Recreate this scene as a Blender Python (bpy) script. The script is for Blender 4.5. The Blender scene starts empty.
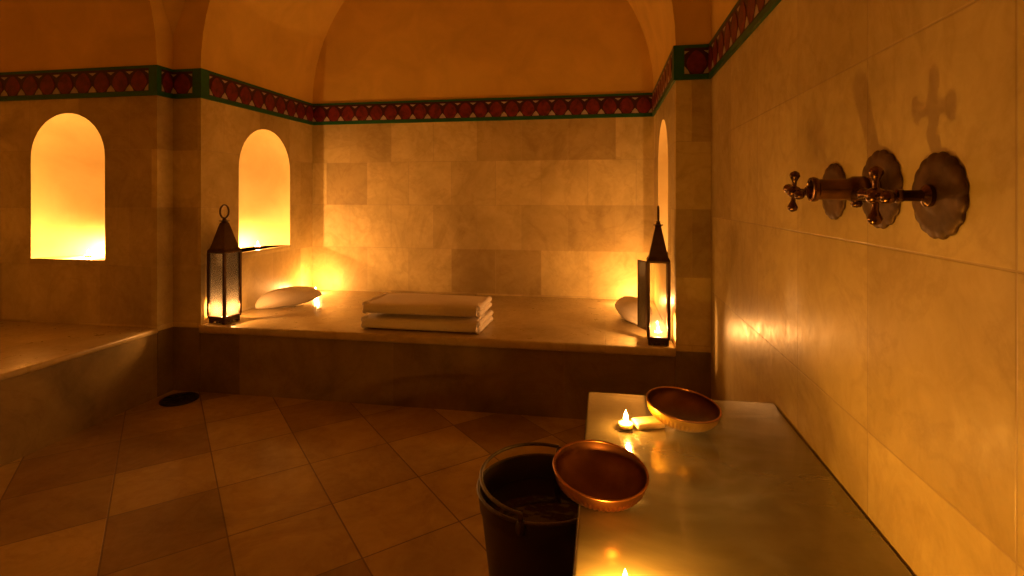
import bpy, bmesh, math, random
from mathutils import Vector, Matrix
random.seed(7)
PI = math.pi
S = bpy.context.scene
C = S.collection

# ------------------------------------------------------------------ helpers
def obj(name, bm, mats, parent=None, smooth=False, angle=None):
    bmesh.ops.recalc_face_normals(bm, faces=bm.faces)
    me = bpy.data.meshes.new(name)
    bm.to_mesh(me); bm.free()
    if not isinstance(mats, (list, tuple)): mats = [mats]
    for m in mats: me.materials.append(m)
    if smooth:
        for p in me.polygons: p.use_smooth = True
        if angle: me.set_sharp_from_angle(angle=math.radians(angle))
    o = bpy.data.objects.new(name, me); C.objects.link(o)
    if parent: o.parent = parent
    return o

def tag(o, label=None, cat=None, group=None, kind=None):
    if label: o['label'] = label
    if cat: o['category'] = cat
    if group: o['group'] = group
    if kind: o['kind'] = kind
    return o

def thing(name, label, cat, loc=(0, 0, 0), rot=(0, 0, 0), group=None):
    o = bpy.data.objects.new(name, None); C.objects.link(o)
    o.empty_display_size = .05
    o.location = loc; o.rotation_euler = rot
    return tag(o, label, cat, group)

def dup(root, loc, rot, label, group=None):
    r = root.copy(); C.objects.link(r); r.location = loc; r.rotation_euler = rot
    r['label'] = label
    if group: r['group'] = group
    for ch in list(root.children):
        c = ch.copy(); C.objects.link(c); c.parent = r
        for g in ch.children:
            d = g.copy(); C.objects.link(d); d.parent = c
    return r

def struct(name, bm, mats, **k):
    o = obj(name, bm, mats, **k); o['kind'] = 'structure'; return o

def box(bm, a, b, mi=0, bevel=0, seg=2):
    v = [bm.verts.new((x, y, z)) for x in (a[0], b[0]) for y in (a[1], b[1]) for z in (a[2], b[2])]
    F = [(0, 1, 3, 2), (4, 6, 7, 5), (0, 4, 5, 1), (2, 3, 7, 6), (0, 2, 6, 4), (1, 5, 7, 3)]
    fs = [bm.faces.new([v[i] for i in f]) for f in F]
    for f in fs: f.material_index = mi
    if bevel:
        es = list({e for f in fs for e in f.edges})
        bmesh.ops.bevel(bm, geom=es, offset=bevel, segments=seg, profile=.5, affect='EDGES')
    return fs

def prism(bm, pts, h0, h1, mp, mi=0):
    """pts in (u,v), extruded from h0 to h1, mp(u,v,h)->xyz"""
    a = [bm.verts.new(mp(u, v, h0)) for u, v in pts]
    b = [bm.verts.new(mp(u, v, h1)) for u, v in pts]
    n = len(pts); fs = [bm.faces.new(a), bm.faces.new(b[::-1])]
    for i in range(n):
        fs.append(bm.faces.new((a[i], a[(i + 1) % n], b[(i + 1) % n], b[i])))
    for f in fs: f.material_index = mi
    return fs

def lathe(bm, prof, seg=48, mp=lambda x, y, z: (x, y, z), mi=0, flute=None):
    rings = []
    for k, (r, z) in enumerate(prof):
        if r < 1e-6:
            rings.append([bm.verts.new(mp(0, 0, z))])
        else:
            ring = []
            for i in range(seg):
                a = 2 * PI * i / seg
                rr = r
                if flute: rr = r * (1 + flute(k, a))
                ring.append(bm.verts.new(mp(rr * math.cos(a), rr * math.sin(a), z)))
            rings.append(ring)
    for A, B in zip(rings, rings[1:]):
        if len(A) == 1 and len(B) == 1: continue
        for i in range(seg):
            j = (i + 1) % seg
            if len(A) == 1: f = bm.faces.new((A[0], B[i], B[j]))
            elif len(B) == 1: f = bm.faces.new((A[i], A[j], B[0]))
            else: f = bm.faces.new((A[i], A[j], B[j], B[i]))
            f.material_index = mi

def tube(bm, pts, r, seg=12, closed=False, mi=0):
    pts = [Vector(p) for p in pts]; n = len(pts)
    rad = r if isinstance(r, (list, tuple)) else [r] * n
    rings = []; up = None
    for i, p in enumerate(pts):
        if closed: t = (pts[(i + 1) % n] - pts[i - 1]).normalized()
        else: t = (pts[min(i + 1, n - 1)] - pts[max(i - 1, 0)]).normalized()
        if up is None:
            up = Vector((0, 0, 1)) if abs(t.z) < .9 else Vector((1, 0, 0))
        s = t.cross(up).normalized(); up = s.cross(t).normalized()
        rings.append([bm.verts.new(p + (s * math.cos(2 * PI * k / seg) + up * math.sin(2 * PI * k / seg)) * rad[i]) for k in range(seg)])
    m = n if closed else n - 1
    for i in range(m):
        A, B = rings[i], rings[(i + 1) % n]
        for k in range(seg):
            bm.faces.new((A[k], A[(k + 1) % seg], B[(k + 1) % seg], B[k])).material_index = mi
    if not closed:
        bm.faces.new(rings[0][::-1]).material_index = mi
        bm.faces.new(rings[-1]).material_index = mi

def ball(bm, c, r, mi=0, sc=(1, 1, 1), u=16, v=10):
    M = Matrix.Translation(c) @ Matrix.Diagonal((r * sc[0], r * sc[1], r * sc[2], 1))
    for f in bmesh.ops.create_uvsphere(bm, u_segments=u, v_segments=v, radius=1, matrix=M)['verts'][0].link_faces:
        f.material_index = mi

def sheet_with_hole(bm, outer, hole, mp, h, mi=0):
    vs = []
    es = []
    for loop in (outer, hole):
        if not loop: continue
        v = [bm.verts.new(mp(a, b, h)) for a, b in loop]
        for i in range(len(v)): es.append(bm.edges.new((v[i], v[(i + 1) % len(v)])))
    r = bmesh.ops.triangle_fill(bm, edges=es, use_beauty=True, use_dissolve=False)
    for g in r['geom']:
        if isinstance(g, bmesh.types.BMFace): g.material_index = mi

# ------------------------------------------------------------------ materials
def newmat(name):
    m = bpy.data.materials.new(name); m.use_nodes = True
    nt = m.node_tree; b = nt.nodes['Principled BSDF']
    return m, nt, b
def N(nt, t, **k):
    n = nt.nodes.new(t)
    for a, v in k.items(): setattr(n, a, v)
    return n
def L(nt, a, b): nt.links.new(a, b)
def ramp(nt, src, stops):
    r = N(nt, 'ShaderNodeValToRGB'); L(nt, src, r.inputs[0])
    el = r.color_ramp.elements
    el[0].position, el[0].color = stops[0][0], (*stops[0][1], 1)
    el[1].position, el[1].color = stops[-1][0], (*stops[-1][1], 1)
    for p, c in stops[1:-1]:
        e = el.new(p); e.color = (*c, 1)
    return r.outputs[0]
def mixc(nt, fac, a, b, mode='MIX'):
    m = N(nt, 'ShaderNodeMix', data_type='RGBA', blend_type=mode)
    if hasattr(fac, 'links'): L(nt, fac, m.inputs[0])
    else: m.inputs[0].default_value = fac
    for s, i in ((a, 6), (b, 7)):
        if hasattr(s, 'links'): L(nt, s, m.inputs[i])
        else: m.inputs[i].default_value = (*s, 1)
    return m.outputs[2]
def noise(nt, vec, scale, detail=5, rough=.55, dist=0):
    n = N(nt, 'ShaderNodeTexNoise'); n.inputs['Scale'].default_value = scale
    n.inputs['Detail'].default_value = detail; n.inputs['Roughness'].default_value = rough
    n.inputs['Distortion'].default_value = dist
    if vec is not None: L(nt, vec, n.inputs['Vector'])
    return n.outputs['Fac']
def bump(nt, b, h, strength=.2, dist=.01):
    n = N(nt, 'ShaderNodeBump'); n.inputs['Strength'].default_value = strength
    n.inputs['Distance'].default_value = dist
    L(nt, h, n.inputs['Height']); L(nt, n.outputs[0], b.inputs['Normal'])
def M1(nt, op, a, bv=None, c=None):
    n = N(nt, 'ShaderNodeMath', operation=op)
    for i, s in enumerate((a, bv, c)):
        if s is None: continue
        if hasattr(s, 'links'): L(nt, s, n.inputs[i])
        else: n.inputs[i].default_value = s
    return n.outputs[0]

PLA = (.64, .43, .08); PLB = (.78, .54, .11)
MARBLE_A = (.78, .66, .30); MARBLE_B = (.50, .40, .16)
def stone(name, axes, width, row, off=(0, 0), rot=0, offset=.42, rough=.32, ca=MARBLE_A, cb=MARBLE_B,
          mortar=(.33, .22, .13), msize=.0025, tint=.38, plaster_z=None, joint=.38, crack=None):
    m, nt, b = newmat(name)
    geo = N(nt, 'ShaderNodeNewGeometry'); pos = geo.outputs['Position']
    sep = N(nt, 'ShaderNodeSeparateXYZ'); L(nt, pos, sep.inputs[0])
    cmb = N(nt, 'ShaderNodeCombineXYZ')
    L(nt, sep.outputs[axes[0]], cmb.inputs[0]); L(nt, sep.outputs[axes[1]], cmb.inputs[1])
    mp = N(nt, 'ShaderNodeMapping'); mp.vector_type = 'POINT'
    mp.inputs['Rotation'].default_value = (0, 0, rot)
    mp.inputs['Location'].default_value = (off[0], off[1], 0)
    L(nt, cmb.outputs[0], mp.inputs[0])
    # slightly wavy joints
    br = N(nt, 'ShaderNodeTexBrick'); L(nt, mp.outputs[0], br.inputs['Vector'])
    br.offset = offset; br.offset_frequency = 2; br.squash = 1
    br.inputs['Scale'].default_value = 1
    br.inputs['Mortar Size'].default_value = msize
    br.inputs['Mortar Smooth'].default_value = .5
    br.inputs['Brick Width'].default_value = width
    br.inputs['Row Height'].default_value = row
    br.inputs['Color1'].default_value = (1, 1, 1, 1)
    br.inputs['Color2'].default_value = (1 - tint, 1 - tint * 1.15, 1 - tint * 1.3, 1)
    br.inputs['Mortar'].default_value = (1, 1, 1, 1)
    br.inputs['Bias'].default_value = -.1
    n1 = noise(nt, pos, 2.6, 6, .6, .6); n2 = noise(nt, pos, 14, 8, .65, 1.2)
    base = ramp(nt, n1, [(.25, cb), (.62, ca)])
    cloud = ramp(nt, n2, [(.28, (.89, .85, .78)), (.62, (1, 1, 1))])
    base = mixc(nt, 1, base, cloud, 'MULTIPLY')
    # veins
    nv = noise(nt, pos, 1.7, 7, .62, 1.8)
    vn = M1(nt, 'ABSOLUTE', M1(nt, 'SUBTRACT', nv, .5))
    vein = ramp(nt, vn, [(0, (.55, .42, .30)), (.035, (1, 1, 1))])
    base = mixc(nt, .2, base, vein, 'MULTIPLY')
    base = mixc(nt, 1, base, br.outputs['Color'], 'MULTIPLY')
    if crack:
        (u0, v0, u1, v1) = crack
        ln = math.hypot(u1 - u0, v1 - v0); nx, ny = -(v1 - v0) / ln, (u1 - u0) / ln
        U, V = sep.outputs[axes[0]], sep.outputs[axes[1]]
        dd = M1(nt, 'ADD', M1(nt, 'MULTIPLY', M1(nt, 'SUBTRACT', U, u0), nx), M1(nt, 'MULTIPLY', M1(nt, 'SUBTRACT', V, v0), ny))
        dd = M1(nt, 'ADD', dd, M1(nt, 'MULTIPLY', M1(nt, 'SUBTRACT', noise(nt, pos, 4, 3), .5), .05))
        dd = M1(nt, 'ABSOLUTE', dd)
        tt = M1(nt, 'ADD', M1(nt, 'MULTIPLY', M1(nt, 'SUBTRACT', U, u0), (u1 - u0) / ln / ln), M1(nt, 'MULTIPLY', M1(nt, 'SUBTRACT', V, v0), (v1 - v0) / ln / ln))
        w = M1(nt, 'MULTIPLY', M1(nt, 'GREATER_THAN', tt, 0), M1(nt, 'LESS_THAN', tt, 1))
        line = M1(nt, 'MULTIPLY', M1(nt, 'LESS_THAN', dd, .0032), w)
        base = mixc(nt, M1(nt, 'MULTIPLY', line, .5), base, (.25, .13, .06))
    base = mixc(nt, M1(nt, 'MULTIPLY', br.outputs['Fac'], joint), base, mortar)
    rg = ramp(nt, n2, [(.25, (rough + .14,) * 3), (.7, (rough - .06,) * 3)])
    h = M1(nt, 'ADD', M1(nt, 'MULTIPLY', br.outputs['Fac'], -1.0), M1(nt, 'MULTIPLY', n1, .9))
    if plaster_z is not None:
        pc = ramp(nt, noise(nt, pos, 3.2, 6, .6, .5), [(.3, PLA), (.65, PLB)])
        up = M1(nt, 'GREATER_THAN', sep.outputs[2], plaster_z)
        base = mixc(nt, up, base, pc)
        rg = mixc(nt, up, rg, (.7, .7, .7))
        h = M1(nt, 'ADD', M1(nt, 'MULTIPLY', h, M1(nt, 'SUBTRACT', 1, up)), M1(nt, 'MULTIPLY', n2, .3))
    L(nt, base, b.inputs['Base Color']); L(nt, rg, b.inputs['Roughness'])
    bump(nt, b, h, .35, .004)
    return m

M = {}
PZ = 1.74
M['tile_y'] = stone('marble_tile_facing_room', (0, 2), .335, .325, rough=.52, off=(.12, -.065), plaster_z=PZ)
M['tile_x'] = stone('marble_tile_side', (1, 2), .335, .325, off=(.05, -.065), plaster_z=PZ)
M['tile_r'] = stone('marble_tile_right', (1, 2), .372, .357, off=(0.0, .062), offset=.0, plaster_z=PZ, rough=.34,
                    tint=.24, joint=.5)
M['floor'] = stone('marble_floor_tile', (0, 1), joint=.8, width=.343, row=.332, off=(.222, -.178), rot=math.radians(46.5), offset=0, rough=.52,
                   ca=(.60, .45, .14), cb=(.34, .24, .07), mortar=(.12, .07, .035), msize=.0035, tint=.45)
M['bench'] = stone('marble_bench', (0, 1), 9, 9, offset=0, rough=.30, ca=(.70, .58, .30), cb=(.48, .37, .16))
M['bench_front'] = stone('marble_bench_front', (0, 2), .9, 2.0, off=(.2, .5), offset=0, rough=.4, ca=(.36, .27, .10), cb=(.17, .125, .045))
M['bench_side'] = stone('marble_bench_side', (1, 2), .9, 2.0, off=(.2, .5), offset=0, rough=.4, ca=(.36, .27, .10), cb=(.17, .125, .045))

def wet_marble():
    m, nt, b = newmat('wet_marble')
    pos = N(nt, 'ShaderNodeNewGeometry').outputs['Position']
    n1 = noise(nt, pos, 4, 5, .55, 1.0)
    mp = N(nt, 'ShaderNodeMapping'); mp.inputs['Rotation'].default_value = (0, 0, .5); mp.inputs['Scale'].default_value = (2, 9, 1)
    L(nt, pos, mp.inputs[0])
    n2 = noise(nt, mp.outputs[0], 1.6, 4, .5, .8)
    L(nt, ramp(nt, n1, [(.3, (.12, .108, .07)), (.7, (.21, .185, .12))]), b.inputs['Base Color'])
    L(nt, ramp(nt, n2, [(.3, (.14,) * 3), (.7, (.26,) * 3)]), b.inputs['Roughness'])
    b.inputs['Coat Weight'].default_value = .7; b.inputs['Coat Roughness'].default_value = .1
    bump(nt, b, n2, .16, .012)
    return m
M['wet'] = wet_marble()

def plaster(name, a, c, rough=.75):
    m, nt, b = newmat(name)
    pos = N(nt, 'ShaderNodeNewGeometry').outputs['Position']
    n1 = noise(nt, pos, 3.2, 6, .6, .5)
    L(nt, ramp(nt, n1, [(.3, a), (.65, c)]), b.inputs['Base Color'])
    b.inputs['Roughness'].default_value = rough
    bump(nt, b, noise(nt, pos, 12, 6), .25, .006)
    return m
M['plaster'] = plaster('vault_plaster', PLA, PLB)
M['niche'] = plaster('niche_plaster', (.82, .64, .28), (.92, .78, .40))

def simple(name, col, rough=.5, metal=0, var=.15, scale=30, bmp=.1, bd=.002):
    m, nt, b = newmat(name)
    tc = N(nt, 'ShaderNodeTexCoord').outputs['Object']
    n = noise(nt, tc, scale, 5)
    lo = tuple(max(0, x * (1 - var)) for x in col); hi = tuple(min(1, x * (1 + var)) for x in col)
    L(nt, ramp(nt, n, [(.3, lo), (.7, hi)]), b.inputs['Base Color'])
    b.inputs['Roughness'].default_value = rough; b.inputs['Metallic'].default_value = metal
    if bmp: bump(nt, b, n, bmp, bd)
    return m
M['green'] = simple('green_glaze', (.008, .11, .042), .4)
M['maroon'] = simple('maroon_glaze', (.04, .006, .008), .4)
M['red'] = simple('red_glaze', (.15, .014, .014), .4, var=.5)
M['cream'] = simple('cream_glaze', (.42, .36, .28), .4)
M['iron'] = simple('dark_iron', (.10, .06, .035), .42, .9)
M['copper'] = simple('aged_copper', (.50, .235, .10), .32, 1.0, .35, 12)
M['lining'] = simple('dark_copper_lining', (.20, .085, .04), .42, .8, .35, 12)
M['brass'] = simple('brass', (.92, .55, .06), .36, .75, .2, 14)
M['bronze'] = simple('aged_bronze_tap', (.17, .095, .045), .26, 1.0, .5, 25)
M['rosette'] = simple('aged_bronze_plate', (.13, .08, .042), .5, .6, .4, 25, .3)
M['towel'] = simple('terry_towel', (.86, .78, .68), .95, 0, .06, 250, .8, .002)
M['pillow'] = simple('white_cloth', (.84, .76, .64), .9, 0, .05, 180, .5, .002)
M['trimcloth'] = simple('brown_towel_band', (.16, .07, .06), .9, 0, .2, 120, .5)
M['bucket'] = simple('black_rubber', (.06, .045, .034), .36, 0, .3, 8, .15)
M['bail'] = simple('worn_grey_wire', (.12, .10, .08), .4, .6, .2, 30)
M['soap'] = simple('cream_soap', (.86, .74, .56), .5, 0, .05, 20, .1)

M['wick'] = simple('wick', (.03, .02, .02), .9)
M['drain'] = simple('dark_drain', (.025, .022, .02), .45, .3)
def clear():
    m = bpy.data.materials.new('clear_cup'); m.use_nodes = True; nt = m.node_tree; nt.nodes.clear()
    o = N(nt, 'ShaderNodeOutputMaterial'); t = N(nt, 'ShaderNodeBsdfTransparent'); g = N(nt, 'ShaderNodeBsdfGlossy'); g.inputs['Roughness'].default_value = .1
    mx = N(nt, 'ShaderNodeMixShader'); mx.inputs[0].default_value = .12
    L(nt, t.outputs[0], mx.inputs[1]); L(nt, g.outputs[0], mx.inputs[2]); L(nt, mx.outputs[0], o.inputs[0])
    return m
M['alu'] = clear()
def wax():
    m, nt, b = newmat('candle_wax')
    b.inputs['Base Color'].default_value = (.95, .88, .72, 1); b.inputs['Roughness'].default_value = .4
    b.inputs['Subsurface Weight'].default_value = .6
    b.inputs['Subsurface Radius'].default_value = (.01, .008, .006); b.inputs['Subsurface Scale'].default_value = .5
    return m
M['wax'] = wax()
def water():
    m, nt, b = newmat('dark_water')
    b.inputs['Base Color'].default_value = (.02, .014, .01, 1); b.inputs['Roughness'].default_value = .06
    pos = N(nt, 'ShaderNodeNewGeometry').outputs['Position']
    bump(nt, b, noise(nt, pos, 18, 2), .12, .01)
    return m
M['water'] = water()
def glass():
    m = bpy.data.materials.new('lantern_glass'); m.use_nodes = True; nt = m.node_tree
    nt.nodes.clear()
    o = N(nt, 'ShaderNodeOutputMaterial'); t = N(nt, 'ShaderNodeBsdfTransparent'); g = N(nt, 'ShaderNodeBsdfGlossy')
    t.inputs[0].default_value = (.95, .93, .88, 1); g.inputs['Roughness'].default_value = .08
    fr = N(nt, 'ShaderNodeFresnel'); fr.inputs[0].default_value = 1.45
    mx = N(nt, 'ShaderNodeMixShader'); L(nt, fr.outputs[0], mx.inputs[0]); L(nt, t.outputs[0], mx.inputs[1]); L(nt, g.outputs[0], mx.inputs[2])
    tr = N(nt, 'ShaderNodeBsdfTranslucent'); tr.inputs[0].default_value = (.95, .9, .8, 1)
    m2 = N(nt, 'ShaderNodeMixShader'); m2.inputs[0].default_value = .035; L(nt, mx.outputs[0], m2.inputs[1]); L(nt, tr.outputs[0], m2.inputs[2])
    L(nt, m2.outputs[0], o.inputs[0])
    return m
M['glass'] = glass()
def flame():
    m = bpy.data.materials.new('candle_flame'); m.use_nodes = True; nt = m.node_tree
    nt.nodes.clear()
    o = N(nt, 'ShaderNodeOutputMaterial'); t = N(nt, 'ShaderNodeBsdfTransparent'); e = N(nt, 'ShaderNodeEmission')
    e.inputs[0].default_value = (1, .62, .25, 1); e.inputs[1].default_value = 60
    a = N(nt, 'ShaderNodeAddShader'); L(nt, t.outputs[0], a.inputs[0]); L(nt, e.outputs[0], a.inputs[1]); L(nt, a.outputs[0], o.inputs[0])
    return m
M['flame'] = flame()

# ------------------------------------------------------------------ room dimensions
LX, YE, YP, BL, BR, BF, BB, RW = -2.43, 2.53, 2.64, -2.25, .335, 2.615, 3.80, .4956
BH = .38; FZ0, FZ1 = 1.66, 1.825; TOP = 3.3; RY = -1.7; LA0 = -.03; LAX = -3.8
mY = lambda y0, s: (lambda u, z, h: (u, y0 + s * h, z))     # plane facing -Y, depth h behind
mX = lambda x0, s: (lambda u, z, h: (x0 + s * h, u, z))

def arch(u0, u1, z0, z1, n=20):
    r = (u1 - u0) / 2; c = (u0 + u1) / 2; zs = z1 - r
    p = [(u0, z0), (u1, z0)]
    for i in range(n + 1):
        a = PI * i / n
        p.append((c + r * math.cos(a), zs + r * math.sin(a)))
    return p

def niche_inner(bm, hole, mp, depth, mi):
    n = len(hole)
    cu = (hole[0][0] + hole[1][0]) / 2; z0 = hole[0][1]; zc = z0 + .55 * (hole[2][1] - z0)
    loops = []
    for k in range(7):
        a = k / 6 * PI / 2 * .86
        f = math.cos(a); dd = depth * math.sin(a)
        loops.append([bm.verts.new(mp(cu + (u - cu) * f, z0 if abs(z - z0) < 1e-6 else z - (1 - f) * max(0, z - zc) * .6, dd)) for u, z in hole])
    for A, B in zip(loops, loops[1:]):
        for i in range(n):
            f = bm.faces.new((A[i], A[(i + 1) % n], B[(i + 1) % n], B[i])); f.material_index = mi
            f.smooth = i != 0
    f = bm.faces.new(loops[-1]); f.material_index = mi; f.smooth = True

# floor
bm = bmesh.new(); box(bm, (-2.6, RY - .1, -.1), (.6, 2.75, 0)); struct('floor', bm, M['floor'])
# ceiling
bm = bmesh.new(); box(bm, (LAX - .1, RY - .1, TOP), (.7, 4.0, TOP + .1)); struct('ceiling', bm, M['plaster'])
# back wall of the far alcove
bm = bmesh.new(); box(bm, (BL - .1, BB, 0), (BR + .1, BB + .12, TOP)); struct('wall_back', bm, M['tile_y'])
# alcove side walls with candle niches
N2 = (2.955, 3.50, .752, 1.555)
for nm, x0, s in (('wall_alcove_left', BL, -1), ('wall_alcove_right', BR, 1)):
    bm = bmesh.new()
    hole = arch(*N2); mp = mX(x0, s)
    yy = YP if s < 0 else YP + .05
    sheet_with_hole(bm, [(yy, 0), (BB, 0), (BB, FZ1), (yy, FZ1)], hole, mp, 0, 0)
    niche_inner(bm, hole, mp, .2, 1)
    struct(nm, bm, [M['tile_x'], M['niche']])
# left end wall with niche
bm = bmesh.new()
N1 = (-3.268, -2.766, .745, 1.578)
sheet_with_hole(bm, [(LAX, 0), (LX, 0), (LX, TOP), (LAX, TOP)], arch(*N1), mY(YE, 1), 0, 0)
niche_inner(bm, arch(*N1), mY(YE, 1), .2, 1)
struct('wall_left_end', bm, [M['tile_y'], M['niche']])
# corner pier left: short return and recessed face
bm = bmesh.new()
prism(bm, [(LX, YE), (LX + .001, YE), (LX + .001, YP), (BL, YP), (BL, YP + .001), (BL - .012, YP + .012), (LX - .012, YP + .012), (LX - .012, YE + .004)], 0, FZ1, lambda u, v, h: (u, v, h))
struct('wall_pier_left', bm, M['tile_y'])
# pier right
bm = bmesh.new(); box(bm, (BR, YP, 0), (RW + .05, YP + .05, FZ1)); struct('wall_pier_right', bm, M['tile_y'])
bm = bmesh.new(); box(bm, (BR, YP - .008, 0), (RW - .001, YP - .0005, BH - .02)); struct('pier_foot_shade_right', bm, M['bench_front'])  # dark sheet over the pier foot, its shade put into the colour
bm = bmesh.new(); box(bm, (LX + .002, YP - .008, 0), (BL, YP - .0005, BH - .02)); box(bm, (LX + .002, YE, 0), (LX + .008, YP - .008, BH - .02)); struct('pier_foot_shade_left', bm, M['bench_front'])  # dark sheets imitating the unlit foot of the left pier and its return
# right wall
bm = bmesh.new(); box(bm, (RW, RY, 0), (RW + .12, YP + .05, TOP)); struct('wall_right', bm, M['tile_r'])
# rear wall, left wall behind the left alcove
bm = bmesh.new(); box(bm, (LAX, RY - .1, 0), (RW + .1, RY, TOP)); struct('wall_rear', bm, M['tile_y'])
bm = bmesh.new(); box(bm, (LAX - .1, RY, 0), (LAX, YE, TOP)); struct('wall_left', bm, M['tile_x'])
bm = bmesh.new(); box(bm, (LAX, LA0 - .1, 0), (LX, LA0, TOP)); struct('wall_left_near', bm, M['tile_y'])
bm = bmesh.new(); box(bm, (LX - .1, RY, 0), (LX, LA0 - .1, TOP)); struct('wall_left_rear', bm, M['tile_x'])

# vault over the far alcove and its front arch
VC = (BL + BR) / 2; VR = (BR - BL) / 2
def halfcirc(c, r, n=40): return [(c + r * math.cos(PI * i / n), FZ1 + r * math.sin(PI * i / n)) for i in range(n + 1)]
def arch_plate(bm, lo, hi, c, r, mp, h0, h1):
    pts = [(lo, FZ1)] + [(lo, TOP), (hi, TOP), (hi, FZ1)] + halfcirc(c, r)
    a = []
    out = []
    for q in pts:
        if not out or (abs(q[0] - out[-1][0]) + abs(q[1] - out[-1][1])) > 1e-5: out.append(q)
    if abs(out[0][0] - out[-1][0]) + abs(out[0][1] - out[-1][1]) < 1e-5: out.pop()
    sheet_with_hole(bm, out, None, mp, h0)
    n = 40; hc = halfcirc(c, r)
    A = [bm.verts.new(mp(u, z, h0)) for u, z in hc]; B = [bm.verts.new(mp(u, z, h1)) for u, z in hc]
    for i in range(n):
        bm.faces.new((A[i], A[i + 1], B[i + 1], B[i])).smooth = True
bm = bmesh.new()
arch_plate(bm, LX, RW + .02, VC, VR, mY(YP, 1), 0, BB - YP + .02)
struct('ceiling_vault_back', bm, M['plaster'])
bm = bmesh.new()
LC = (LA0 + YE) / 2; LR = (YE - LA0) / 2
arch_plate(bm, LA0 - .1, YP, LC, LR, mX(LX, -1), 0, LX - LAX)
struct('ceiling_vault_left', bm, M['plaster'])
# squinch between the two arches, in the recessed corner
bm = bmesh.new()
n = 14; rows = []; ZS = 2.02
for k in range(1, 11):
    t = k / 10; z = ZS + (TOP - ZS) * t
    wa = .10 * t ** .5 + .55 * t ** 1.3; wb = .10 * t ** .5 + .50 * t ** 1.3
    row = []
    for i in range(n + 1):
        a = i / n
        A = Vector((LX + .002, YP - wa, z)); B = Vector((LX + wb, YP - .001, z)); Cc = Vector((LX + .02 + .1 * t, YP - .02 - .1 * t, z))
        row.append(bm.verts.new((1 - a) ** 2 * A + 2 * a * (1 - a) * Cc + a * a * B))
    rows.append(row)
for A, B in zip(rows, rows[1:]):
    for i in range(n): bm.faces.new((A[i], A[i + 1], B[i + 1], B[i])).smooth = True
a0 = bm.verts.new((LX + .003, YP - .003, ZS))
for i in range(n): bm.faces.new((rows[0][i], rows[0][i + 1], a0))
struct('ceiling_squinch', bm, M['plaster'])

# ------------------------------------------------------------------ painted tile frieze
TN = [0]
def frieze(p0, p1, nrm, g0=0, g1=0):
    p0, p1, nrm = Vector((*p0, 0)), Vector((*p1, 0)), Vector((*nrm, 0))
    d = (p1 - p0); Ln = d.length; d.normalize()
    mp = lambda u, z, h: tuple(p0 + d * u + nrm * h + Vector((0, 0, z)))
    bm = bmesh.new()
    def rect(u0, u1, z0, z1, h0, h1, mi): prism(bm, [(u0, z0), (u1, z0), (u1, z1), (u0, z1)], h0, h1, mp, mi)
    rect(0, Ln, FZ0, FZ1, 0, .012, 0)
    a, b = g0, Ln - g1
    if b - a > .03:
        rect(a, b, FZ0 + .024, FZ1 - .016, .012, .0135, 1)
        
        n = max(1, round((b - a) / .118)); P = (b - a) / n
        zc = (FZ0 + FZ1) / 2 - .004
        for k in range(n):
            uc = a + P * (k + .5)
            el = []
            for i in range(28):
                an = 2 * PI * i / 28
                el.append((uc + P * .41 * math.cos(an) * (1 - .18 * max(0, math.sin(an))), zc + .053 * math.sin(an) * (1 + .10 * max(0, math.sin(an)) ** 9)))
            prism(bm, el, .0140, .0155, mp, 2)
            for e in (0, 1):                                   # cream leaves between the red buds
                ue = a + P * (k + e)
                s = 1 if e == 0 else -1
                zb = FZ0 + .027
                prism(bm, [(ue, zb), (ue + s * P * .22, zb), (ue + s * P * .15, zb + .016), (ue, zb + .036)], .0136, .0148, mp, 3)
                zt = FZ1 - .024
                prism(bm, [(ue, zt - .006), (ue + s * P * .2, zt - .006), (ue, zt - .022)], .0137, .0148, mp, 3)
    TN[0] += 1
    struct('trim_%d' % TN[0], bm, [M['green'], M['maroon'], M['red'], M['cream']])
frieze((LAX, YE), (LX, YE), (0, -1), 0, .04)
frieze((LX, YE - .012), (LX, YP - .012), (1, 0), .03, 0)
frieze((LX + .012, YP), (BL + .012, YP), (0, -1), .0, .055)
frieze((BL, YP + .0005), (BL, BB), (1, 0), .05, 0)
frieze((BL + .012, BB), (BR - .012, BB), (0, -1))
frieze((BR, BB), (BR, YP + .0005), (-1, 0), 0, .04)
frieze((BR - .012, YP), (RW - .012, YP), (0, -1), .05, 0)
frieze((RW, YP), (RW, RY), (-1, 0))

# niche sills
def sill(u0, u1, mp):
    bm = bmesh.new()
    prism(bm, [(u0 - .012, N2[2] - .016), (u1 + .012, N2[2] - .016), (u1 + .012, N2[2]), (u0 - .012, N2[2])], -.012, .19, mp)
    TN[0] += 1
    struct('trim_%d' % TN[0], bm, M['bench'])
sill(N2[0], N2[1], mX(BL, -1)); sill(N2[0], N2[1], mX(BR, 1))

# ------------------------------------------------------------------ benches and wet ledge
t = thing('marble_bench', 'wide polished marble bench filling the far alcove below the tulip frieze', 'bench', (0, 0, 0))
bm = bmesh.new(); box(bm, (BL + .001, BF, BH - .045), (BR - .001, BB - .001, BH), bevel=.012, seg=3)
obj('seat_slab', bm, M['bench'], t, smooth=True, angle=40)
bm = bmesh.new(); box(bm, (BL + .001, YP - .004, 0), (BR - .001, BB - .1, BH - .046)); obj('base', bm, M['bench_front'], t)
t = thing('marble_bench', 'marble bench on the left under the big glowing niche, facing the floor', 'bench', (0, 0, 0))
bm = bmesh.new(); box(bm, (LAX + .001, LA0 + .001, BH - .03), (LX + .016, YE - .002, BH), bevel=.010, seg=3)
obj('seat_slab', bm, M['bench'], t, smooth=True, angle=40)
bm = bmesh.new(); box(bm, (LAX + .001, LA0 + .001, 0), (LX + .004, YE - .002, BH - .031)); obj('base', bm, M['bench_side'], t)

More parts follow.
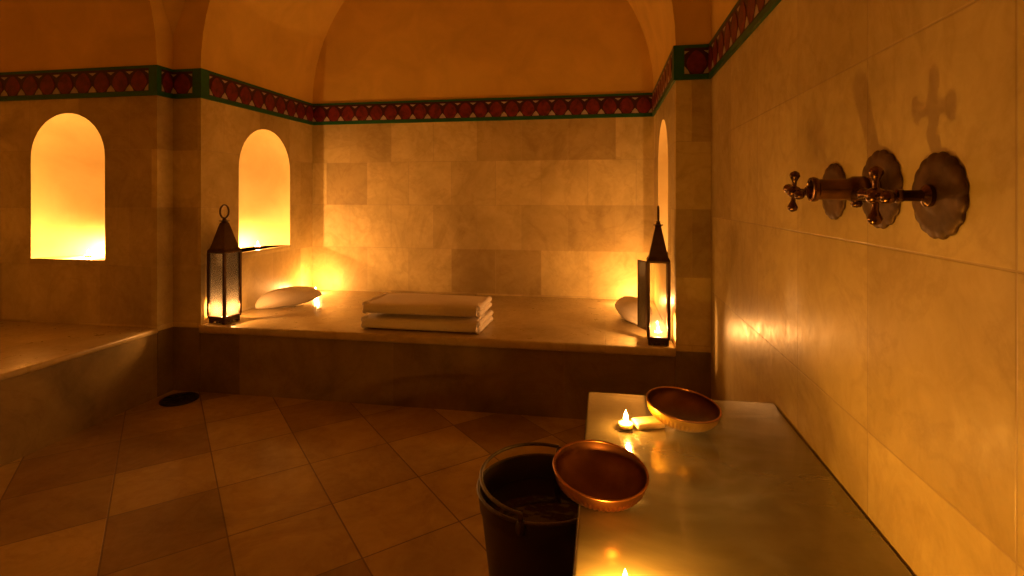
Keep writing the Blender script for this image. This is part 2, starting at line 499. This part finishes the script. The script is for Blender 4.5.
PX, PH, PYE = -.053, .49, 1.68
t = thing('marble_ledge', 'wet grey marble ledge along the right wall carrying bowls and tealights', 'ledge', (0, 0, 0))
bm = bmesh.new(); box(bm, (PX, -1.2, PH - .05), (RW - .001, PYE, PH), bevel=.008, seg=3)
obj('top_slab', bm, M['wet'], t, smooth=True, angle=40)
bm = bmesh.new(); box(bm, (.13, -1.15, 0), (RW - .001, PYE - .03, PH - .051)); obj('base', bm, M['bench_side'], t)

# floor drain
bm = bmesh.new()
lathe(bm, [(0, .001), (.105, .001), (.105, .009), (.098, .013), (.088, .013), (.084, .008), (.03, .008), (.026, .011), (0, .011)], 48)
for k in range(10):
    a = 2 * PI * k / 10
    tube(bm, [(.03 * math.cos(a), .03 * math.sin(a), .010), (.085 * math.cos(a), .085 * math.sin(a), .010)], .003, 6)
o = obj('floor_drain', bm, M['drain'], smooth=True, angle=40); o.location = (-2.27, 2.51, 0); o.scale = (.88, .88, 1)
tag(o, 'dark round drain cover on the floor tiles in the corner of the two benches', 'drain')

# ------------------------------------------------------------------ tealights
LIGHT = (1, .385, .035)
HOT = (1, .43, .12)
def candle_proto():
    t = thing('tealight', 'x', 'candle')
    bm = bmesh.new(); lathe(bm, [(0, 0), (.0185, 0), (.0195, .002), (.0200, .016), (.0192, .016), (.0188, .004), (0, .004)], 32); obj('cup', bm, M['alu'], t, smooth=True, angle=40)
    bm = bmesh.new(); lathe(bm, [(0, .0045), (.0186, .0045), (.0189, .0150), (.014, .0122), (.003, .0116), (0, .0116)], 32); obj('wax', bm, M['wax'], t, smooth=True)
    bm = bmesh.new(); tube(bm, [(0, 0, .0115), (.0003, 0, .0155), (.0012, 0, .018)], .0007, 6); obj('wick', bm, M['wick'], t)
    bm = bmesh.new(); lathe(bm, [(0, .0165), (.0034, .0185), (.0060, .023), (.0064, .028), (.0048, .036), (.0022, .043), (0, .050)], 16); obj('flame', bm, M['flame'], t, smooth=True)
    return t
CP = candle_proto(); used = [0]
def candle(x, y, z, label, power, col=LIGHT, group=None):
    if not used[0]:
        c = CP; c.location = (x, y, z); c['label'] = label; used[0] = 1
    else: c = dup(CP, (x, y, z), (0, 0, x * 7), label)
    c['group'] = 'tealights'
    ld = bpy.data.lights.new('candle_light', 'POINT'); ld.energy = power; ld.color = col; ld.shadow_soft_size = .008
    lo = bpy.data.objects.new('candle_light', ld); C.objects.link(lo); lo.location = (x, y, z + .036)
    return c
K = 1.0
candle(.03, .815, PH, 'tealight burning on the wet ledge nearest the camera, at the bottom edge', 15 * K)
candle(.054, 1.425, PH, 'tealight burning on the wet ledge between the two copper bowls', 3.2 * K)
candle(-2.99, 2.63, N1[2], 'tealight burning in the big arched niche on the left', 40 * K, HOT)
candle(-2.33, 3.25, N2[2], 'tealight burning in the arched niche over the white pillow, left side of the far alcove', 30 * K, HOT)
candle(.42, 3.15, N2[2], 'tealight burning in the narrow-looking niche above the right lantern', 12 * K, HOT)
candle(-2.125, 3.63, BH, 'tealight burning in the far left bench corner behind the white pillow', 14 * K, HOT)
candle(.19, 3.62, BH, 'tealight burning in the far right bench corner behind the white pillow', 14 * K, HOT)

candle(-3.25, .75, BH, 'added tealight on the left bench, out of view, lighting the left end wall', 5)  # extra unseen candle, added as fill for the left end wall
# ------------------------------------------------------------------ lanterns
def lantern(loc, rz, label, door):
    t = thing('lantern', label, 'lantern', loc, (0, 0, rz), 'lanterns on the far bench')
    h = .056 if not door else .048; zb, zt = .045, .400
    bm = bmesh.new()                                      # footed base tray with scalloped apron
    box(bm, (-h - .006, -h - .006, .030), (h + .006, h + .006, zb - .003), bevel=.003)
    for k in range(4):
        R = Matrix.Rotation(k * PI / 2, 3, 'Z')
        pts = [(-h, .031)]
        m = 5
        for i in range(m * 6 + 1):
            u = -h + 2 * h * i / (m * 6)
            pts.append((u, .016 - .010 * abs(math.sin(PI * i / 6))))
        pts.append((h, .031))
        prism(bm, pts, h - .002, h, lambda u, z, d, R=R: tuple(R @ Vector((u, d, z))))
        box_c = R @ Vector((h - .008, h - .008, 0))
        box(bm, (box_c.x - .008, box_c.y - .008, 0), (box_c.x + .008, box_c.y + .008, .030))
    obj('base', bm, M['iron'], t)
    for sx in (-1, 1):
        for sy in (-1, 1):
            bm = bmesh.new(); box(bm, (sx * h - .0075, sy * h - .0075, zb - .003), (sx * h + .0075, sy * h + .0075, zt), bevel=.0015); obj('post', bm, M['iron'], t)
    for k in range(4):
        if door and k == door - 1: continue
        R = Matrix.Rotation(k * PI / 2, 3, 'Z')
        bm = bmesh.new(); prism(bm, [(-h + .005, zb), (h - .005, zb), (h - .005, zt), (-h + .005, zt)], h - .001, h + .001, lambda u, z, d, R=R: tuple(R @ Vector((u, d, z))))
        obj('glass_pane', bm, M['glass'], t)
    if door:
        R = Matrix.Rotation((door - 1) * PI / 2, 3, 'Z')
        hinge = R @ Vector((h + .0, h + .007, 0)); ang = math.radians(-150)
        R2 = Matrix.Rotation(ang, 3, 'Z')
        def mpd(u, z, d): return tuple(hinge + R @ (R2 @ Vector((u, d, 0))) + Vector((0, 0, z)))
        bm = bmesh.new(); w = 2 * h - .012
        for (u0, u1, z0, z1) in ((-.006, 0, zb + .004, zt - .004), (-w, -w + .006, zb + .004, zt - .004), (-w, 0, zb + .004, zb + .010), (-w, 0, zt - .010, zt - .004)):
            prism(bm, [(u0, z0), (u1, z0), (u1, z1), (u0, z1)], -.002, .002, mpd)
        dr = obj('door', bm, M['iron'], t)
        bm = bmesh.new(); prism(bm, [(-w + .006, zb + .010), (-.006, zb + .010), (-.006, zt - .01), (-w + .006, zt - .01)], -.0008, .0008, mpd)
        obj('door_pane', bm, M['glass'], dr)
    bm = bmesh.new(); box(bm, (-h - .007, -h - .007, zt), (h + .007, h + .007, zt + .012), bevel=.003)
    obj('top_frame', bm, M['iron'], t)
    bm = bmesh.new()                                      # steep four-sided roof
    sec = [(h + .007, zt + .012), (h * .93, zt + .028), (h * .70, zt + .080), (h * .44, zt + .140), (h * .29, zt + .172)]
    rings = [[bm.verts.new((sx * r, sy * r, z)) for sx, sy in ((-1, -1), (1, -1), (1, 1), (-1, 1))] for r, z in sec]
    for A, B in zip(rings, rings[1:]):
        for i in range(4): bm.faces.new((A[i], A[(i + 1) % 4], B[(i + 1) % 4], B[i]))
    bm.faces.new(rings[0][::-1]); bm.faces.new(rings[-1])
    obj('roof', bm, M['iron'], t)
    bm = bmesh.new(); z0 = zt + .172
    lathe(bm, [(0, z0), (h * .36, z0), (h * .3, z0 + .006), (h * .5, z0 + .009), (h * .5, z0 + .012), (.012, z0 + .014), (.009, z0 + .024), (.011, z0 + .028), (0, z0 + .030)], 28)
    obj('collar', bm, M['iron'], t, smooth=True, angle=40)
    bm = bmesh.new(); zc = z0 + .030 + .034
    tube(bm, [(0, .031 * math.cos(2 * PI * i / 32 - PI / 2), zc + .038 * math.sin(2 * PI * i / 32 - PI / 2)) for i in range(32)], .0050, 8, closed=True)
    rg = obj('ring_handle', bm, M['iron'], t, smooth=True)
    c = candle(loc[0], loc[1], loc[2] + zb - .003, 'tealight burning inside the lantern ' + ('at the right end of the bench' if door else 'at the left end of the bench'), 12.0 if door else 12.0, HOT)
    return t
LL = lantern((-2.163, 2.72, BH), math.radians(-7), 'tall dark metal lantern with closed glass sides at the left end of the bench', 0)
lantern((.258, 2.69, BH), math.radians(-3), 'tall dark metal lantern with its glass door open at the right end of the bench', 2)

# ------------------------------------------------------------------ towels
def folded_towel(name, w, d, h, z0, label, sheetn, band=False, seed=0, fold_front=True):
    rnd = random.Random(seed)
    t = thing(name, label, 'towel', (-.975, 2.845, BH), (0, 0, math.radians(-1 + seed)), 'towels stacked on the bench')
    bm = bmesh.new()
    nx, nu = 28, 36
    # cross-section in (y,z): fold rounded at the front, layers pressed at the back
    def sec(s, x):
        # superellipse ring
        a = 2 * PI * s
        ca, sa = math.cos(a), math.sin(a)
        e = .5
        y = d / 2 * math.copysign(abs(ca) ** e, ca); z = h / 2 * math.copysign(abs(sa) ** (e * 1.1), sa)
        return y, z
    rings = []
    for i in range(nx + 1):
        x = -w / 2 + w * i / nx
        k = 1 - .12 * (abs(2 * i / nx - 1) ** 8)
        ring = []
        for j in range(nu):
            y, z = sec(j / nu, x)
            sag = .006 * math.sin(x * 6 + seed) + .004 * math.sin(y * 17 + x * 9 + seed)
            if z < 0: sag = 0
            groove = 0
            ring.append(bm.verts.new((x + .003 * math.sin(z * 150), y * (1 - .01 * math.sin(x * 8 + seed)), z0 + h / 2 + z * k + sag)))
        rings.append(ring)
    for A, B in zip(rings, rings[1:]):
        for j in range(nu): bm.faces.new((A[j], A[(j + 1) % nu], B[(j + 1) % nu], B[j]))
    bm.faces.new(rings[0][::-1]); bm.faces.new(rings[-1])
    body = obj('folded_cloth', bm, M['towel'], t, smooth=True, angle=60)
    # fold layers showing on the side edges
    for sx in (-1, 1):
        bm = bmesh.new()
        for q in range(2):
            zz = z0 + h * (.27 + .46 * q)
            pts = [(sx * (w / 2 + .001), -d / 2 + .02 + (d - .04) * i / 20, zz + .0015 * math.sin(i * .9 + q)) for i in range(21)]
            tube(bm, pts, h * .23, 12)
        obj('edge_fold', bm, M['towel'], t, smooth=True)
    if band:
        bm = bmesh.new()
        x0 = w / 2 - .045
        A = []
        for j in range(4, 16):
            y, z = sec(j / nu, x0)
            A.append([bm.verts.new((x0 + dx, y, z0 + h / 2 + z * .995 + .0075 + (.006 * math.sin(x0 * 6 + seed)))) for dx in (0, .03)])
        for P, Q in zip(A, A[1:]): bm.faces.new((P[0], P[1], Q[1], Q[0]))
        obj('woven_band', bm, M['trimcloth'], t, smooth=True)
    return t
folded_towel('folded_towel', .64, .34, .070, 0.001, 'folded white towel lying directly on the bench, lower of the stack of two', 3, seed=0)
folded_towel('folded_towel', .63, .325, .070, .081, 'folded white towel on top of the stack of two on the bench', 3, seed=1)

# ------------------------------------------------------------------ white cloth pillows
def pillow(loc, rz, label, mirror=1):
    t = bmesh.new(); bm = t
    n, m = 40, 28; Lh = .205
    rings = []
    for i in range(n + 1):
        s = -1 + 2 * i / n
        e = max(0, 1 - abs(s) ** 2.6)
        w = .010 + .088 * e ** .7; h = .006 + .054 * e ** .6
        z0 = h + .001 + (.040 * s ** 2.5 if s > 0 else .012 * s ** 4)
        ring = []
        for j in range(m):
            a = 2 * PI * j / m
            wr = 1 + .03 * math.sin(5 * a + 3 * s) + .02 * math.sin(11 * a - 9 * s)
            ring.append(bm.verts.new((s * Lh + .01 * math.cos(a * 2), mirror * w * math.cos(a) * wr, max(.001, z0 + h * math.sin(a) * wr))))
        rings.append(ring)
    for A, B in zip(rings, rings[1:]):
        for j in range(m): bm.faces.new((A[j], A[(j + 1) % m], B[(j + 1) % m], B[j]))
    bm.faces.new(rings[0][::-1]); bm.faces.new(rings[-1])
    o = obj('pillow', bm, M['pillow'], smooth=True, angle=60)
    o.location = loc; o.rotation_euler = (0, 0, rz)
    return tag(o, label, 'pillow', 'white pillows on the far bench')
pillow((-2.06, 3.20, BH), math.radians(52), 'small white cloth pillow on the bench beside the left niche wall')
pillow((.165, 3.20, BH), math.radians(98), 'small white cloth pillow on the bench behind the right lantern')

# ------------------------------------------------------------------ copper bowls
def bowl(loc, tilt, rz, mats, label):
    t = thing('bowl', label, 'bowl', loc, (tilt[0], tilt[1], rz), 'metal bowls on the ledge')
    R = .0975; H = .054
    def ro(s): return [.034 * 1, 0][0] if False else R * math.sin(s * PI / 2) ** .62
    prof = []
    n = 18
    for i in range(n + 1):
        s = i / n
        r = .030 * (1 - s) * 0 + (R - .003) * (1 - (1 - s) ** 2.1) ** .62 if i else 0
        prof.append((r, H * s ** 1.25))
    def fl(k, a):
        s = k / n
        if k == 0 or s > .80: return 0
        return .022 * math.sin(a * 56) * min(1, s * 4) * (1 if s < .7 else (.80 - s) / .1)
    bm = bmesh.new(); lathe(bm, prof, 264, flute=fl)
    obj('shell', bm, mats[0], t, smooth=True)
    bm = bmesh.new(); inner = [(max(0, r - .0028) if i else 0, z + .0025 * (1 - i / n) + (.0008 if i == n else 0)) for i, (r, z) in enumerate(prof)]
    lathe(bm, inner, 96)
    obj('inner_lining', bm, mats[1], t, smooth=True)
    bm = bmesh.new(); tube(bm, [((R - .0032) * math.cos(2 * PI * i / 72), (R - .0032) * math.sin(2 * PI * i / 72), H + .001) for i in range(72)], .0028, 10, closed=True)
    obj('rim', bm, M['copper'], t, smooth=True)
    return t
bowl((-.014, 1.098, PH + .003), (math.radians(7), math.radians(5)), 0, (M['copper'], M['lining']), 'ribbed copper bowl nearest the camera, at the ledge edge beside the black bucket')
bowl((.200, 1.475, PH + .003), (math.radians(5), math.radians(6)), 0, (M['brass'], M['lining']), 'ribbed yellow brass bowl at the far end of the wet ledge')

# soap bar
bm = bmesh.new(); box(bm, (-.040, -.024, 0), (.040, .024, .018), bevel=.006, seg=3)
o = obj('soap_bar', bm, M['soap'], smooth=True, angle=50); o.location = (.114, 1.450, PH); o.rotation_euler = (0, 0, math.radians(20))
tag(o, 'small pale slab of soap lying between the far tealight and the brass bowl', 'soap')

# ------------------------------------------------------------------ thin steam over the wet ledge
def steam_mat():
    m = bpy.data.materials.new('steam'); m.use_nodes = True; nt = m.node_tree; nt.nodes.clear()
    o = N(nt, 'ShaderNodeOutputMaterial'); v = N(nt, 'ShaderNodeVolumePrincipled')
    v.inputs['Color'].default_value = (1, 1, 1, 1); v.inputs['Anisotropy'].default_value = .2
    tc = N(nt, 'ShaderNodeTexCoord').outputs['Generated']
    geo = N(nt, 'ShaderNodeTexCoord').outputs['Object']
    mp = N(nt, 'ShaderNodeMapping'); mp.inputs['Scale'].default_value = (3, 7, 9); mp.inputs['Rotation'].default_value = (0, .3, .5); L(nt, geo, mp.inputs[0])
    n = noise(nt, mp.outputs[0], 1.5, 3, .5, 1.5)
    g = N(nt, 'ShaderNodeTexGradient', gradient_type='SPHERICAL')
    m2 = N(nt, 'ShaderNodeMapping'); m2.inputs['Location'].default_value = (-1, -1, 0); m2.inputs['Scale'].default_value = (2, 2, 1.0); L(nt, tc, m2.inputs[0]); L(nt, m2.outputs[0], g.inputs[0])
    d = M1(nt, 'MULTIPLY', g.outputs['Fac'], M1(nt, 'MAXIMUM', M1(nt, 'SUBTRACT', n, .46), 0))
    L(nt, M1(nt, 'MULTIPLY', d, 26), v.inputs['Density']); L(nt, v.outputs[0], o.inputs['Volume'])
    return m
bm = bmesh.new(); ball(bm, (0, 0, 0), 1, sc=(.20, .34, .10), u=32, v=20)
for v in bm.verts: v.co.z = max(v.co.z, 0)
o = obj('steam', bm, steam_mat()); o.location = (.23, 1.20, PH + .004)
tag(o, 'faint wisps of steam drifting over the wet ledge', 'steam', kind='stuff')

# ------------------------------------------------------------------ bucket
BX, BY, BRZ, BRR = -.158, 1.33, .37, .163
t = thing('bucket', 'black bucket with a wire bail handle standing on the floor beside the ledge', 'bucket', (BX, BY, 0))
bm = bmesh.new()
lathe(bm, [(0, .001), (.112, .001), (.116, .008), (.122, .06), (.152, BRZ - .05), (.156, BRZ - .046), (.158, BRZ - .03), (.160, BRZ - .012), (BRR, BRZ - .002), (.162, BRZ), (.157, BRZ), (.153, BRZ - .012), (.150, BRZ - .04), (.118, .06), (.112, .012), (0, .010)], 72)
obj('body', bm, M['bucket'], t, smooth=True, angle=50)
bm = bmesh.new(); tube(bm, [(.160 * math.cos(2 * PI * i / 72), .160 * math.sin(2 * PI * i / 72), BRZ) for i in range(72)], .0045, 8, closed=True)
obj('rim', bm, M['bail'], t, smooth=True)
ha = math.radians(80)
hd = Vector((math.cos(ha), math.sin(ha), 0)); side = Vector((-hd.y, hd.x, 0))
for s in (-1, 1):
    bm = bmesh.new()
    c = hd * s * .160
    ball(bm, (c.x, c.y, BRZ - .012), .016, sc=(.8, .8, 1.2))
    tube(bm, [c + hd * s * -.004 + Vector((0, 0, BRZ - .006)), c + hd * s * .010 + Vector((0, 0, BRZ + .024))], .007, 12)
    obj('handle_lug', bm, M['bucket'], t, smooth=True)
bm = bmesh.new()
pts = []
for i in range(33):
    a = PI * i / 32
    out = .150 * math.sin(a) ; lift = .022 + .012 * math.sin(a)
    pts.append(hd * (.168 * math.cos(a)) + side * out + Vector((0, 0, BRZ + .002 + lift)))
tube(bm, pts, .0045, 10)
obj('bail_handle', bm, M['bail'], t, smooth=True)
bm = bmesh.new(); lathe(bm, [(0, 0), (.1435, 0), (.1425, -.01), (0, -.01)], 64)
o = obj('water', bm, M['water'], smooth=True, angle=40); o.location = (BX, BY, BRZ - .055)
tag(o, 'dark still water filling the black bucket', 'water')

# ------------------------------------------------------------------ wall tap
t = thing('wall_tap', 'aged bronze three-piece tap mounted on the right wall', 'tap', (RW, 0, 0))
def wm(y, z): return lambda a, b, h: (-h, y + a, z + b)          # local: a along wall, b up, h out of the wall
def cross_handle(y, z, x0, rot):
    bm = bmesh.new()
    R = Matrix.Rotation(rot, 3, 'X')
    c = Vector((-x0, y, z))
    lathe(bm, [(0, x0 - .012), (.009, x0 - .012), (.012, x0 - .006), (.012, x0 + .006), (.008, x0 + .012), (0, x0 + .014)], 24, wm(y, z))
    for k in range(4):
        d = R @ Vector((0, math.cos(k * PI / 2), math.sin(k * PI / 2)))
        P = [c + d * s for s in (.006, .014, .023, .029, .035, .042, .046)]
        tube(bm, P, [.0062, .0050, .0052, .0080, .0110, .0090, .002], 12)
    return obj('cross_handle', bm, M['bronze'], t, smooth=True)
for (y, z, R) in ((.893, 1.102, .066), (1.063, 1.114, .072), (1.262, 1.112, .062)):
    bm = bmesh.new()
    def fl(k, a): return (.05 * abs(math.sin(a * 8)) if k in (1, 2, 3) else (.02 * abs(math.sin(a * 8)) if k == 4 else 0))
    lathe(bm, [(0, .0005), (R * .95, .0005), (R * .96, .003), (R * .93, .006), (R * .72, .009), (R * .5, .008), (R * .36, .012), (R * .28, .014), (0, .014)], 128, wm(y, z), flute=fl)
    obj('rosette', bm, M['rosette'], t, smooth=True, angle=50)
for (y, z, x0, rot) in ((.893, 1.102, .088, .06), (1.262, 1.112, .084, .2)):
    bm = bmesh.new()
    lathe(bm, [(0, .013), (.017, .013), (.017, .020), (.012, .024), (.0085, .026), (.0085, .050), (.010, .052), (.010, .060), (.0065, .062), (.0065, x0 - .010), (0, x0 - .010)], 28, wm(y, z))
    obj('valve_stem', bm, M['bronze'], t, smooth=True, angle=40)
    cross_handle(y, z, x0, rot)
bm = bmesh.new()                                                    # straight flared spout
y, z = 1.063, 1.114
lathe(bm, [(0, .013), (.026, .013), (.026, .020), (.021, .026), (.024, .030), (.024, .048), (.021, .054), (.0195, .060), (.0190, .108), (.022, .110), (.0235, .115), (.022, .120), (.018, .121), (.016, .117), (.0155, .060), (0, .058)], 36, wm(y, z))
obj('spout', bm, M['bronze'], t, smooth=True, angle=40)
bm = bmesh.new()                                                    # small cast boss under the spout body
lathe(bm, [(0, -.034), (.007, -.032), (.010, -.026), (.006, -.020), (.012, -.016), (.013, -.004), (.012, 0)], 20, lambda a, b, h: (-.042 + a, y + b, z + h))
obj('boss', bm, M['bronze'], t, smooth=True)

# ------------------------------------------------------------------ camera and added overhead fill
cam = bpy.data.cameras.new('camera'); co = bpy.data.objects.new('camera', cam); C.objects.link(co)
co.location = (0, 0, 1.1); co.rotation_euler = (PI / 2, 0, math.radians(9.97))
cam.sensor_width = 36; cam.lens = 529 / 1024 * 36; cam.shift_y = -91 / 1024; cam.clip_start = .02
S.camera = co
def area(loc, rot, size, e, col):
    ld = bpy.data.lights.new('overhead_fill', 'AREA'); ld.shape = 'DISK'; ld.size = size; ld.energy = e; ld.color = col
    o = bpy.data.objects.new('overhead_fill', ld); C.objects.link(o); o.location = loc; o.rotation_euler = rot
area((-1.0, .6, 3.25), (0, 0, 0), 1.0, 2.0, (1, .38, .02))  # added fill from above, no lamp fixture hangs here
w = bpy.data.worlds.new('world'); S.world = w; w.use_nodes = True
w.node_tree.nodes['Background'].inputs[0].default_value = (.05, .02, .004, 1)
w.node_tree.nodes['Background'].inputs[1].default_value = .2
vs = S.view_settings
vs.view_transform = 'Standard'; vs.look = 'None'; vs.gamma = 1; vs.exposure = -.9; vs.use_curve_mapping = False
